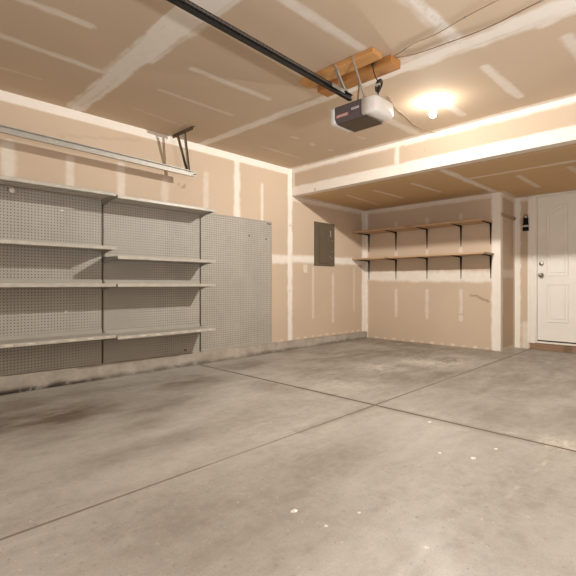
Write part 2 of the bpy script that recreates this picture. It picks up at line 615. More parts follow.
# ------------------------------------------------------------------ left wall
LYs = axis_pts(YF, YB, 0.025)
LZs = axis_pts(0.0, CEIL, 0.025)
studs = [0.48, 0.97, 1.475, 1.975, 2.48, 3.03, 3.507, 3.94, 4.488, 4.995, 5.486, 6.06]
lm = [(YF, CEIL - .03, YBEAM, CEIL - .03, .055, 1.0, .3),
      (4.488, 0.0, 4.488, CEIL, .045, .95), (YF, 1.30, 4.488, 1.30, .06, .7), (4.488, 1.32, 6.384, 1.335, .055, .8),
      (6.345, 0, 6.345, SOF, .05, .95), (YBEAM, SOF - .02, YB, SOF - .02, .05, .6),
      (3.507, 1.3, 3.507, 2.55, .05, .75), (3.03, 1.75, 3.03, 2.28, .045, .34), (3.94, 1.75, 3.94, 2.30, .03, .55), (3.94, .3, 3.94, 1.1, .03, .5),
      (0.97, 1.85, 0.97, 2.15, .055, .48), (1.475, 1.85, 1.475, 2.14, .045, .45), (1.975, 1.85, 1.975, 2.17, .045, .45),
      (2.48, 1.8, 2.48, 2.1, .05, .3), (0.48, 1.8, 0.48, 2.2, .045, .5),
      (4.995, .45, 4.995, 1.2, .03, .38), (5.486, .35, 5.486, 1.1, .03, .42), (6.06, .5, 6.06, 1.25, .03, .30)]
lm += [(y, .15, y + .03, .145, .018, .45) for y in np.arange(4.3, 6.3, .17)]
ls = [(2.65, 2.10, 2.66, 2.105, .012, .5), (2.73, 2.085, 2.735, 2.095, .014, .6), (2.69, 2.07, 2.71, 2.065, .010, .5),
      (4.49, 1.80, 4.492, 1.80, .016, .4), (4.49, .85, 4.492, .85, .016, .35), (1.39, 2.351, 1.7, 2.40, .012, .16), (1.7, 2.40, 2.18, 2.49, .012, .14)]
grid_surface('wall_left', LYs, LZs, lambda a, b: (np.full_like(a, XL), a, b), M['wall'],
             dict(mud=lambda a, b: strips(a, b, lm, 41), scuff=lambda a, b: strips(a, b, ls, 43), **G1),
             back=(XL - 0.12, XL - 0.002, YF, YB, 0, CEIL))

# ------------------------------------------------------------------ alcove back wall, return wall and entry door wall
BXs = axis_pts(XL, XC, 0.02)
BZs = axis_pts(0, SOF, 0.02)
bmud = [(XL + .03, 0, XL + .03, SOF, .035, .8), (XC - .055, 0, XC - .055, SOF, .065, 1.0, .25), (XL, SOF - .015, XC, SOF - .015, .05, .55),
        (XL, 1.09, XC, 1.05, .085, .7, .8)]
for x in (-3.75, -3.2, -2.661):
    bmud += [(x, .42, x, .85, .028, .40), (x, 1.92, x, 1.97, .03, .36), (x, 1.42, x, 1.47, .03, .4)]
bmud += [(x + .05 * math.sin(37 * x), .03, x + .05 * math.sin(37 * x) + .03, .03, .018 + .006 * math.sin(91 * x), .42 + .16 * math.sin(53 * x)) for x in np.arange(-4.2, -2.2, .175)]
bsc = [(-2.53, .79, -2.43, .775, .010, .75), (-2.43, .775, -2.36, .735, .012, .7), (-2.36, .735, -2.26, .70, .012, .75),
       (-2.70, .50, -2.62, .50, .008, .3), (XL, .006, XC, .006, .008, .8)]
grid_surface('wall_back', BXs, BZs, lambda a, b: (a, np.full_like(a, YB), b), M['wall'],
             dict(mud=lambda a, b: strips(a, b, bmud, 51), scuff=lambda a, b: strips(a, b, bsc, 53), **G1),
             back=(XL, XC - 0.002, YB + 0.002, YB + .11, 0, SOF))
RYs = axis_pts(YB, YD, 0.02)
rmud = [(YB + .03, 0, YB + .03, SOF, .06, .9), (YD - .03, 0, YD - .03, SOF, .05, .7), (YB, SOF - .02, YD, SOF - .02, .045, .6),
        (YB, 1.1, YD, 1.1, .06, .5), (YB, .02, YD, .02, .03, .5)]
grid_surface('wall_return', RYs, BZs, lambda a, b: (np.full_like(a, XC), a, b), M['wall'],
             dict(mud=lambda a, b: strips(a, b, rmud, 61), scuff=0.0, **G1),
             back=(XC - .05, XC - .002, YB + .11, YD, 0, SOF))
DX0, DX1 = -1.809, -0.93          # door slab
DXs = axis_pts(XC, DX0 - 0.02, 0.02)
dmud = [(XC + .03, 0, XC + .03, SOF, .045, .95), (XC, SOF - .02, DX0, SOF - .02, .04, .7), (DX0 - .15, .0, DX0 - .15, .35, .05, .5)]
grid_surface('wall_rear', DXs, BZs, lambda a, b: (a, np.full_like(a, YD), b), M['wall'],
             dict(mud=lambda a, b: strips(a, b, dmud, 71), scuff=0.0, **G1),
             back=(XC, DX0 - 0.022, YD + .002, YD + .11, 0, SOF))
DXs2 = axis_pts(DX1 + 0.02, XR, 0.05)
grid_surface('wall_rear.001', DXs2, axis_pts(0, SOF, .05), lambda a, b: (a, np.full_like(a, YD), b), M['wall'],
             dict(mud=0.0, scuff=0.0, **G1), back=(DX1 + 0.022, XR, YD + .002, YD + .11, 0, SOF))
bm = bm_new()
box(bm, DX0 - .02, DX1 + .02, YD, YD + .11, 2.224, SOF)
structure(obj('wall_rear.002', bm, M['wall']))
bm = bm_new()
box(bm, DX0 - .1, DX1 + .1, YD + .112, YD + .16, 0, SOF)
structure(obj('wall_rear.003', bm, M['white']))

# walls behind the camera close the room
rw_studs = [(y, .3, y, 2.3, .04, .5) for y in np.arange(-1.2, 7, .5)] + [(YF, 1.3, YD, 1.3, .06, .7), (YF, CEIL - .03, YBEAM, CEIL - .03, .055, 1.0)]
grid_surface('wall_right', axis_pts(YF, YD, .05), axis_pts(0, CEIL, .05), lambda a, b: (np.full_like(a, XR), a, b), M['wall'],
             dict(mud=lambda a, b: strips(a, b, rw_studs, 81), scuff=0.0, **G1), flip=True, back=(XR + .002, XR + .12, YF, YD, 0, CEIL))
bm = bm_new()
box(bm, XL - .12, XR + .12, YF - .12, YF, 0, CEIL)
structure(obj('wall_front', bm, M['white']))

# ------------------------------------------------------------------ ceiling, dropped ceiling
CXs = axis_pts(XL, XR, 0.022)
CYs = axis_pts(YF, YBEAM, 0.022)
cm = [(-2.90, .45, -2.87, 1.09, .034, .62), (-3.40, .3, -3.43, 1.46, .034, .62), (-3.92, .6, -3.907, 1.09, .02, .34),
      (-4.3, 1.50, XR, 1.51, .075, 1.2, .5, 26), (-3.4, 1.46, -2.2, 1.45, .07, 1.2, .45, 26), (-3.0, 1.55, -2.0, 1.56, .065, .95, .6, 26), (-4.3, 1.49, XR, 1.51, .032, .85, .7),
      (-2.876, 1.873, -2.859, 2.652, .032, .55), (-3.39, 1.876, -3.384, 2.653, .026, .42), (-3.92, 1.9, -3.98, 2.44, .02, .28),
      (-4.35, 2.96, -2.4, 3.0, .055, .72), (-2.4, 3.0, XR, 3.04, .055, 1.0), (-1.62, 2.99, -.3, 3.05, .10, .95, .8, 20), (-.78, 3.13, -.72, 3.12, .05, .6),
      (-1.789, 1.6, -1.776, 2.55, .04, .7), (-1.266, 2.2, -1.255, 2.994, .055, .95, .8, 18), (-1.245, 3.433, -1.222, 4.20, .04, .62),
      (-1.776, 3.6, -1.754, 4.255, .04, .55), (-.696, 3.4, -.66, 4.1, .045, .62), (-.70, 1.9, -.69, 2.7, .04, .5),
      (-3.40, 3.53, -3.395, 3.60, .03, .4), (-3.40, 3.86, -3.42, 3.92, .03, .42), (-3.40, 4.19, -3.395, 4.23, .025, .4), (-2.86, 3.6, -2.85, 3.7, .03, .3),
      (-2.86, 4.05, -2.85, 4.15, .03, .3), (-3.902, 3.487, -3.895, 4.19, .014, .4), (-2.36, 3.5, -2.34, 4.4, .05, .55),
      (XL, YBEAM - .02, XR, YBEAM - .02, .055, .8, .6)]
cm += [(x, y0, x + .01, y0 + .75, .034, .5) for x in (-.2, .35, .9, 1.4) for y0 in (-1, .2, 1.8, 3.4)]
cm += [(x, -1.2, x + .01, -.4, .034, .5) for x in (-3.9, -3.4, -2.87, -2.36, -1.78, -1.25, -.7)]
cs = [(-1.27 + .02 * (k % 3), 2.3 + .07 * k, -1.262 + .02 * ((k + 1) % 3), 2.34 + .07 * k, .008, .16) for k in range(10)]
grid_surface('ceiling', CXs, CYs, lambda a, b: (a, b, np.full_like(a, CEIL)), M['ceil'],
             dict(mud=lambda a, b: strips(a, b, cm, 91), scuff=lambda a, b: strips(a, b, cs, 93), **G1), flip=True,
             back=(XL, XR, YF, YBEAM, CEIL + .002, CEIL + .12))
SYs = axis_pts(YBEAM, YD, 0.025)
sm = [(XL, YBEAM + .04, XR, YBEAM + .04, .08, .72, .3), (XL, YBEAM + .20, XR, YBEAM + .20, .03, .14), (-2.16, 5.31, XR, 5.31, .04, .55),
      (-2.165, 4.70, -2.16, 6.3, .045, .7), (-1.64, 5.57, -1.637, 6.4, .035, .55), (-2.73, 5.05, -2.704, 5.78, .03, .55), (-3.305, 5.06, -3.297, 5.784, .03, .55),
      (-3.76, 5.05, -3.86, 6.02, .025, .5), (-1.11, 5.55, -1.09, 6.2, .035, .4), (XL, YB - .03, XC, YB - .03, .05, .5), (XL + .03, YBEAM, XL + .03, YB, .045, .5),
      (XC, YD - .03, XR, YD - .03, .04, .4), (XC + .03, YB, XC + .03, YD, .04, .45), (-.55, 5.5, -.54, 6.3, .035, .4)]
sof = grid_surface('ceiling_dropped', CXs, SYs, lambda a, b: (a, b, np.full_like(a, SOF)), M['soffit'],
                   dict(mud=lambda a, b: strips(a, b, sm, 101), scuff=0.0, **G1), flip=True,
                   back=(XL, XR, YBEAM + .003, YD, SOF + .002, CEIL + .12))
BmZ = axis_pts(SOF, CEIL, 0.02)
bmm = [(XL, SOF + .055, XR, SOF + .055, .07, 1.0, .35), (XL, CEIL - .015, XR, CEIL - .015, .045, .8), (XL + .03, SOF, XL + .03, CEIL, .03, .6),
       (-2.649, SOF, -2.649, CEIL, .03, .75), (-1.7, 2.3, -.5, 2.33, .03, .4)]
bms = [(-3.927, 2.262, -3.925, 2.262, .014, .8), (-2.3, 2.45, -2.29, 2.45, .012, .25)]
grid_surface('wall_beam', CXs, BmZ, lambda a, b: (a, np.full_like(a, YBEAM), b), M['wall'],
             dict(mud=lambda a, b: strips(a, b, bmm, 111), scuff=lambda a, b: strips(a, b, bms, 113), **G1))

# ------------------------------------------------------------------ entry door
door = structure(empty('door_1', (DX0, YD, 0)), 'white panelled entry door at the right, above a dark wood step')
off = (DX0, YD, 0)
DZ0, DZ1 = 0.140, 2.205
w = DX1 - DX0
bm = bm_new()
box(bm, DX0 + .003, DX1 - .003, YD + .012, YD + .052, DZ0, DZ1)
slab = obj('door_slab', bm, M['white'], door, off=off)


def moulding(bm, pts, r):
    """a raised rounded bead that runs round a closed outline on the door face"""
    tube(bm, pts + [pts[0], pts[1]], r, 6, False)


def panel_outline(x0, x1, z0, z1, arch=0.0):
    y = YD + .012
    p = [(x0, y, z0), (x1, y, z0)]
    if arch:
        nA = 12
        for k in range(nA + 1):
            t = k / nA
            p.append((x1 + (x0 - x1) * t, y, z1 - arch * (1 - math.sin(math.pi * (t * .5 if arch > 0 else t)))))
    else:
        p += [(x1, y, z1), (x0, y, z1)]
    return p


cx = (DX0 + DX1) / 2
for s, (xa, xb) in enumerate(((DX0 + .125, cx - .055), (cx + .055, DX1 - .125))):
    for (za, zb, arch) in ((DZ0 + .27, DZ0 + .80, 0), (DZ0 + .93, DZ1 - .13, 1)):
        o = []
        y = YD + .012
        o += [(xa, y, za), (xb, y, za)]
        if arch:
            for k in range(13):
                t = k / 12
                x = xb + (xa - xb) * t
                u = (x - cx) / (cx - DX0 - .125)
                o.append((x, y, zb - .11 * u * u))
        else:
            o += [(xb, y, zb), (xa, y, zb)]
        bm = bm_new()
        moulding(bm, o, .010)
        # raised field inside the bead
        ins = [(xa + (.03 if p[0] < (xa + xb) / 2 else 0), 0, 0) for p in o]
        mx, mz = (xa + xb) / 2, (za + zb) / 2
        f = [(mx + (p[0] - mx) * .76, p[2] + (.035 if p[2] < mz else -.035)) for p in o]
        f2 = [(mx + (q[0] - mx) * .93, q[1] + (.008 if q[1] < mz else -.008)) for q in f]
        A = [bm.verts.new((q[0], YD + .0125, q[1])) for q in f]
        B = [bm.verts.new((q[0], YD + .005, q[1])) for q in f2]
        for k in range(len(A)):
            j = (k + 1) % len(A)
            bm.faces.new([A[k], A[j], B[j], B[k]])
        bm.faces.new(B)
        obj('raised_panel', bm, M['white'], slab, off=off)
# sweep under the slab
bm = bm_new()
box(bm, DX0 + .003, DX1 - .003, YD + .014, YD + .050, DZ0 - .020, DZ0 - .001)
obj('door_sweep', bm, M['seal'], slab, off=off)
# casing: stepped profile, left, right, head
for (xa, xb) in ((DX0 - .118, DX0 - .022), (DX1 + .022, DX1 + .118)):
    sd = 1 if xa < cx else -1
    e = xa if sd > 0 else xb
    bm = bm_new()
    prism(bm, [(e, YD - .001), (e, YD - .020), (e + sd * .03, YD - .022), (e + sd * .04, YD - .016), (e + sd * .07, YD - .014), (e + sd * .085, YD - .008), (e + sd * .096, YD - .008), (e + sd * .096, YD - .001)], 2, 0.09, DZ1 + .010)
    obj('casing', bm, M['trim'], door, off=off)
bm = bm_new()
prism(bm, [(YD - .001, DZ1 + .0105), (YD - .008, DZ1 + .0105), (YD - .018, DZ1 + .021), (YD - .02, SOF - .001), (YD - .001, SOF - .001)], 0, DX0 - .118, DX1 + .118)
obj('head_casing', bm, M['trim'], door, off=off)
bm = bm_new()
prism(bm, [(DX0 - .022, .122), (DX0 - .001, .122), (DX0 - .001, DZ1 + .003), (DX1 + .001, DZ1 + .003), (DX1 + .001, .122), (DX1 + .022, .122), (DX1 + .022, DZ1 + .018), (DX0 - .022, DZ1 + .018)], 1, YD - .004, YD + .10)
obj('jamb', bm, M['trim'], door, off=off)
bm = bm_new()
prism(bm, [(YD - .02, .098), (YD - .02, .108), (YD + .01, .120), (YD + .10, .120), (YD + .10, .098)], 0, DX0 - .02, DX1 + .02)
obj('threshold', bm, M['trim'], door, off=off)
bm = bm_new()
box(bm, DX0 - .085, DX1 + .085, YD - .032, YD + .10, 0.0, .092, .005)
obj('step_board', bm, M['step'], door, off=off)
ROT = Matrix.Rotation(math.pi / 2, 4, 'X')


def knobset(name, z, prof):
    bm = bm_new()
    lathe(bm, prof, 24, Matrix.Translation((DX0 + .055, YD + .012, z)) @ ROT)
    return obj(name, bm, M['nickel'], door, True, off)


knobset('deadbolt', 1.242, [(0, 0), (.031, 0), (.031, .006), (.026, .012), (.024, .018), (.02, .020), (0, .020)])
knobset('door_knob', 1.078, [(0, 0), (.032, 0), (.032, .004), (.027, .010), (.012, .014), (.011, .032), (.020, .038), (.027, .048), (.028, .056), (.024, .066), (.012, .071), (0, .072)])
for z in (.42, 1.15, 1.95):
    bm = bm_new()
    tube(bm, [(DX1 + .012, YD - .012, z - .045), (DX1 + .012, YD - .012, z + .045)], .008, 10)
    obj('hinge', bm, M['nickel'], door, off=off)

# ------------------------------------------------------------------ pegboard and steel shelving on the left wall
PY = [(0.622, 1.764), (1.786, 2.918), (2.940, 4.092)]
PZ1 = [1.79, 1.79, 1.806]
plab = ['grey perforated pegboard panel behind the four shelves at far left', 'grey perforated pegboard panel behind the second set of shelves, between two uprights',
        'bare grey pegboard panel without shelves, right of the shelving']
for k, ((ya, yb), zt) in enumerate(zip(PY, PZ1)):
    r = empty('pegboard_panel', (XPEG, ya, kerb_z(ya)))
    tag(r, plab[k], 'pegboard', 'pegboard panels on the left wall')
    bm = bm_new()
    prism(bm, [(ya, kerb_z(ya) + .001), (yb, kerb_z(yb) + .001), (yb, zt), (ya, zt)], 0, XL + .004, XPEG)
    obj('board', bm, M['peg'], r, off=r.location)
    bm = bm_new()
    if k == 2:
        box(bm, XL + .003, XPEG + .004, yb - .002, yb + .010, kerb_z(yb) + .001, zt + .004)
        box(bm, XL + .003, XPEG + .004, ya, yb + .010, zt - .002, zt + .006)
    prism(bm, [(ya, kerb_z(ya) + .001), (yb, kerb_z(yb) + .001), (yb, kerb_z(yb) + .016), (ya, kerb_z(ya) + .016)], 0, XPEG, XPEG + .004)
    obj('edge_trim', bm, M['steel'], r, off=r.location)
    if k == 0:
        for (y, z, sy, sz) in ((1.395, 1.64, .018, .008), (1.43, .69, .012, .012)):
            bm = bm_new()
            prism(bm, [(y - sy, z - sz), (y + sy * .7, z - sz * .6), (y + sy, z + sz), (y - sy * .5, z + sz * .7)], 0, XPEG, XPEG + .002)
            o = obj('paper_scrap', bm, M['paper'], r, off=r.location)
            o['label'] = 'pale torn scrap'

for y, lab, zt in ((0.611, 'slotted steel upright at the far left end of the shelving', 1.79),
                   (1.775, 'dark slotted steel upright between the left and right shelf sets', 1.79),
                   (2.929, 'slotted steel upright where the shelves end beside the bare pegboard', 1.80)):
    bm = bm_new()
    z0 = kerb_z(y) + .002
    r = empty('slotted_upright', (XPEG, y, z0))
    prism(bm, [(XL + .004, -.0095), (XPEG - .004, -.0095), (XPEG - .004, .0095), (XL + .004, .0095)], 2, 0, zt - z0)
    bmesh.ops.translate(bm, verts=bm.verts[:], vec=(-XPEG, 0, 0))
    obj('channel', bm, M['slot'], r)
    for sd in (-1, 1):
        bm = bm_new()
        prism(bm, [(-.004, sd * .0108), (.002, sd * .0108), (.002, sd * .0097), (-.004, sd * .0097)], 2, 0, zt - z0)
        obj('flange', bm, M['steel'], r)
    tag(r, lab, 'upright', 'shelving uprights')

XS = -4.03                          # front of the shelves
DEP = XS - XPEG - .004


def shelf_proto(glints):
    """origin at the back left corner of the deck top; runs along +Y for LEN"""
    LEN = 1.147
    r = empty('steel_shelf')
    bm = bm_new()
    box(bm, .004, DEP, 0, LEN, -.014, 0, .002)
    # rolled stiffening ribs under the deck
    for x in (.09, .18, .26):
        prism(bm, [(x - .012, -.0135), (x + .012, -.0135), (x + .007, -.021), (x - .007, -.021)], 1, .02, LEN - .02)
    obj('deck', bm, M['steel'], r)
    bm = bm_new()
    prism(bm, [(DEP - .004, .003), (DEP + .004, .003), (DEP + .008, -.002), (DEP + .008, -.026), (DEP + .004, -.030), (DEP - .012, -.030), (DEP - .012, -.026), (DEP - .004, -.024)], 1, .007, LEN - .007)
    obj('front_lip', bm, M['lip'], r)
    bm = bm_new()
    box(bm, .001, .007, .012, LEN - .012, -.014, .034, .001)
    obj('back_flange', bm, M['steel'], r)
    for y in (.004, LEN - .010):
        bm = bm_new()
        prism(bm, [(.001, -.012), (DEP - .03, -.012), (DEP - .03, -.026), (.12, -.040), (.03, -.062), (.001, -.062)], 1, y, y + .006)
        obj('bracket', bm, M['steel'], r)
    if glints:  # pale thin plates stand in for highlights on the bumpy lip
        for k in range(7):
            bm = bm_new()
            y = .08 + k * .16
            box(bm, DEP + .0076, DEP + .0092, y, y + .055, -.018, -.006, .0005)
            o = obj('lip_glint', bm, M['paper'], r)
            o['label'] = 'pale patch standing in for a highlight on the shelf lip'
    return r


plain, glinted = shelf_proto(False), shelf_proto(True)
used = set()
sh = [(0, 1.812, 'top steel shelf of the left set, its end cut by the photo edge'), (0, 1.303, 'second steel shelf down in the left set, above eye height'),
      (0, .952, 'third steel shelf down in the left set, seen edge on'), (0, .466, 'bottom steel shelf of the left set with pale modelled highlights on its lip'),
      (1, 1.797, 'top steel shelf of the right set, beside the bare pegboard'), (1, 1.218, 'second steel shelf down in the right set, lower than its left neighbour'),
      (1, .950, 'third steel shelf down in the right set, seen edge on'), (1, .448, 'bottom steel shelf of the right set, above the concrete kerb')]
for bay, z, lab in sh:
    p = glinted if z < .6 else plain
    if p in used:
        o = copy_tree(p)
    else:
        o = p
        used.add(p)
    o.location = (XPEG + .004, 0.630 if bay == 0 else 1.781, z)
    tag(o, lab, 'shelf', 'steel shelves on the left wall')

# small hooks left on the pegboard
bm = bm_new()
lathe(bm, [(0, 0), (.009, 0), (.011, .012), (.022, .024), (.024, .030), (.016, .036), (0, .038)], 20, Matrix.Translation((XPEG + .0005, .985, 1.762)) @ Matrix.Rotation(math.pi / 2, 4, 'Y'))
tag(obj('white_peg', bm, M['porcelain'], smooth=True), 'small round white peg on the pegboard under the top left shelf', 'peg')


def peg_hook(y, z, lab, long=.045):
    bm = bm_new()
    tube(bm, [(XPEG + .0005, y, z), (XPEG + long * .6, y, z - .002), (XPEG + long, y, z + .004), (XPEG + long * 1.15, y, z + .012)], .003, 8)
    box(bm, XPEG + .0005, XPEG + .005, y - .006, y + .006, z - .008, z + .008, .001)
    tag(obj('peg_hook', bm, M['blackmetal']), lab, 'hook', 'hooks left on the pegboard')


peg_hook(4.022, 1.775, 'left one of two dark hooks at the top right pegboard corner', .016)
peg_hook(4.062, 1.772, 'right one of two dark hooks at the top right pegboard corner', .016)
peg_hook(3.69, 1.585, 'small dark hook high on the bare pegboard, left of another', .010)
peg_hook(3.99, 1.560, 'small dark hook near the right edge of the bare pegboard', .010)
peg_hook(2.72, .185, 'dark hook low on the pegboard in shade under the bottom shelf', .03)

# ------------------------------------------------------------------ electrical panel and blank plate
r = empty('electrical_panel', (XL, 5.018, 1.235))
tag(r, 'grey metal breaker panel with closed door on the left wall', 'electrical panel')
off = r.location
bm = bm_new()
box(bm, XL - .001, XL + .014, 5.018, 5.512, 1.235, 1.915, .004)
obj('cover', bm, M['panelgrey'], r, off=off)
bm = bm_new()
box(bm, XL + .0135, XL + .026, 5.135, 5.405, 1.275, 1.86, .003)
dr = obj('panel_door', bm, M['panelgrey'], r, off=off)
bm = bm_new()
box(bm, XL + .0258, XL + .028, 5.20, 5.33, 1.54, 1.60, .001)
obj('rating_plate', bm, M['panelgrey'], dr, off=off)
bm = bm_new()
box(bm, XL + .0258, XL + .036, 5.378, 5.396, 1.70, 1.80, .003)
o = obj('latch', bm, M['galv'], dr, off=off)
o['label'] = 'shiny steel latch'
for (y, z, x) in ((5.45, 1.355, .0138), (5.45, 1.47, .0138), (5.45, 1.64, .0138), (5.385, 1.385, .0258)):
    bm = bm_new()
    lathe(bm, [(0, 0), (.009, 0), (.008, .004), (0, .006)], 12, Matrix.Translation((XL + x, y, z)) @ Matrix.Rotation(math.pi / 2, 4, 'Y'))
    obj('screw', bm, M['galv'], r, off=off)
bm = bm_new()
box(bm, XL - .001, XL + .007, 4.768, 4.862, 1.12, 1.245, .003)
tag(obj('blank_plate', bm, M['ivory']), 'pale blank cover plate on the drywall below left of the breaker panel', 'wall plate')

# ------------------------------------------------------------------ shelf boards on black brackets in the alcove
for (z, xr, lab) in ((1.818, -2.214, 'upper long wood shelf board in the alcove'), (1.362, -2.19, 'lower long wood shelf board in the alcove')):
    bm = bm_new()
    box(bm, XL + .004, xr, 6.0, YB - .004, z, z + .024, .002)
    tag(obj('shelf_board', bm, M['board']), lab, 'shelf board', 'alcove shelf boards')


def bracket(x, z, drop, lab):
    r = empty('shelf_bracket', (x, YB, z))
    bm = bm_new()
    # wall flange, tapering downwards
    y0, y1 = -.004, -.0005
    for (wa, wb, ya, yb) in ((.016, .004, y0, y1),):
        A = [bm.verts.new(p) for p in ((-wa, ya, -.001), (wa, ya, -.001), (wb, ya, -drop), (-wb, ya, -drop))]
        B = [bm.verts.new((v.co.x, yb, v.co.z)) for v in A]
        bm.faces.new(A)
        bm.faces.new(B[::-1])
        for k in range(4):
            j = (k + 1) % 4
            bm.faces.new([A[k], A[j], B[j], B[k]])
    # pressed rib on the wall arm
    prism(bm, [(-.004, -.001), (-.020, -.001), (-.012, -drop * .5), (-.006, -drop * .96), (-.004, -drop * .96)], 0, -.004, .004)
    obj('wall_arm', bm, M['blackmetal'], r)
    bm = bm_new()
    A = [bm.verts.new(p) for p in ((-.015, -.002, -.001), (.015, -.002, -.001), (.008, -.33, -.001), (-.008, -.33, -.001))]
    B = [bm.verts.new((v.co.x, v.co.y, -.005)) for v in A]
    bm.faces.new(A)
    bm.faces.new(B[::-1])
    for k in range(4):
        j = (k + 1) % 4
        bm.faces.new([A[k], A[j], B[j], B[k]])
    prism(bm, [(-.004, -.004), (-.32, -.004), (-.30, -.009), (-.12, -.014), (-.004, -.022)], 0, -.004, .004)
    obj('shelf_arm', bm, M['blackmetal'], r)
    tag(r, lab, 'shelf bracket', 'black brackets in the alcove')


ords = ['leftmost', 'second from left', 'middle', 'fourth from left', 'rightmost']
for k, x in enumerate((-4.283, -3.75, -3.2, -2.661, -2.236)):
    bracket(x, 1.817, .31, f'{ords[k]} black metal bracket under the upper shelf board')
    bracket(x, 1.361, .335, f'{ords[k]} black metal bracket under the lower shelf board')

# wooden batten on the return wall
bm = bm_new()
box(bm, XC - .001, XC + .022, YB + .02, YD - .03, 1.905, 1.948, .002)
tag(obj('wood_batten', bm, M['batten']), 'short level wood batten nailed to the side wall by the door', 'batten')

# black wall holder by the door
r = empty('wall_holder', (-1.945, YD, 1.73))
tag(r, 'black wall holder with a pale band beside the entry door casing', 'wall holder')
off = (0, 0, 0)
bm = bm_new()
box(bm, -.037, .037, -.062, -.022, 0, .055, .004)
box(bm, -.037, .037, -.062, -.022, .086, .108, .004)
box(bm, -.034, .034, -.050, -.022, .05, .092)
obj('base_box', bm, M['blackmetal'], r)
bm = bm_new()
box(bm, -.036, .036, -.060, -.022, .056, .085, .003)
o = obj('band', bm, M['tie'], r)
o['label'] = 'pale grey band'
bm = bm_new()
box(bm, -.031, .031, -.057, -.022, .106, .19, .006)
obj('upper_body', bm, M['blackmetal'], r)
bm = bm_new()
tube(bm, [(-.020, -.035, .186), (-.022, -.036, .225), (-.012, -.036, .243), (.012, -.036, .243), (.022, -.036, .225), (.020, -.035, .186)], .006, 8)
obj('hanger_loop', bm, M['galvdark'], r)
bm = bm_new()
box(bm, -.010, .010, -.045, -.030, .189, .212, .003)
obj('clip', bm, M['porcelain'], r)
bm = bm_new()
box(bm, -.03, .03, -.0225, -.0205, .01, .2)
box(bm, -.03, -.004, -.0225, -.0003, .01, .2)
obj('back_plate', bm, M['galvdark'], r)

# ------------------------------------------------------------------ overhead door track on the left
TX, TY1 = -4.12, 2.70


def tz(y):
    return 2.172 + (TY1 - y) * .020


r = empty('door_track', (TX, TY1, 2.172))
tag(r, 'galvanised overhead door track hung below the ceiling at upper left', 'door track')
off = r.location
bm = bm_new()
prof = [(0.0, -.030), (.026, -.030), (.026, -.022), (.023, -.022), (.023, -.027), (.003, -.027), (.003, .027), (.023, .027), (.023, .022), (.026, .022), (.026, .030), (0, .030)]
y0 = YF + .05
A = [bm.verts.new((TX + p[0], TY1, tz(TY1) + p[1])) for p in prof]
B = [bm.verts.new((TX + p[0], y0, tz(y0) + p[1])) for p in prof]
bm.faces.new(A)
bm.faces.new(B[::-1])
for k in range(len(prof)):
    j = (k + 1) % len(prof)
    bm.faces.new([A[k], A[j], B[j], B[k]])
obj('channel', bm, M['galv'], r, off=off)
bm = bm_new()
tube(bm, [(TX + .012, TY1 - .012, 2.165), (TX + .045, TY1 - .012, 2.165)], .006, 10)
obj('stop_bolt', bm, M['galvdark'], r, off=off)
bm = bm_new()
YH = 2.555
prism(bm, [(YH - .016, CEIL - .001), (YH + .016, CEIL - .001), (YH + .016, CEIL - .005), (YH - .012, CEIL - .005), (YH - .012, CEIL - .042), (YH - .016, CEIL - .042)], 0, XL + .06, -3.90)
obj('ceiling_angle', bm, M['galvdark'], r, off=off)
for (p, q_) in (((-4.215, YH - .018, CEIL - .018), (TX - .004, YH + .055, 2.178)), ((-4.07, YH - .018, CEIL - .018), (TX - .003, YH + .075, 2.182))):
    bm = bm_new()
    bar(bm, p, q_, .026, .003, (1, .3, 0))
    bar(bm, Vector(p) + Vector((.0, .012, 0)), Vector(q_) + Vector((.0, .012, 0)), .003, .022, (1, .3, 0))
    obj('hanger_leg', bm, M['galvdark'], r, off=off)

# ------------------------------------------------------------------ garage door opener, rail, planks, straps, cords
bm = bm_new()
box(bm, -2.40, -1.70, 2.58, 2.705, CEIL - .041, CEIL - .001, .004)
tag(obj('wood_plank', bm, M['plank']), 'pale pine plank on the ceiling, farther from the bulb', 'plank', 'planks above the opener')
bm = bm_new()
box(bm, -2.365, -1.66, 2.758, 2.893, CEIL - .062, CEIL - .001, .004)
tag(obj('wood_plank', bm, M['plank_dark']), 'amber wood plank on the ceiling above the opener, nearer the bulb', 'plank', 'planks above the opener')

OX, OY0, OY1, OZ0, OZ1 = -2.012, 2.735, 3.0, 2.235, 2.375
r = empty('garage_door_opener', (OX, (OY0 + OY1) / 2, OZ0))
tag(r, 'dark grey garage door opener with milky light lenses hanging from the ceiling', 'garage door opener')
off = r.location
bm = bm_new()
# case: slanted front that leans in towards the bottom, rounded top edge
prism(bm, [(OY0 + .022, OZ0 + .004), (OY1, OZ0 + .004), (OY1 + .004, OZ1 - .015), (OY1 - .02, OZ1), (OY0 + .02, OZ1), (OY0 - .003, OZ1 - .012), (OY0, OZ0 + .035)], 0, OX - .150, OX + .112)
bmesh.ops.bevel(bm, geom=bm.edges[:], offset=.004, segments=2, affect='EDGES')
case = obj('case', bm, M['opener'], r, off=off)
bm = bm_new()
box(bm, OX - .140, OX + .135, OY0 + .026, OY1 - .006, OZ0 - .004, OZ0 + .006, .003)
o = obj('chassis_underside', bm, M['openerbot'], r, off=off)


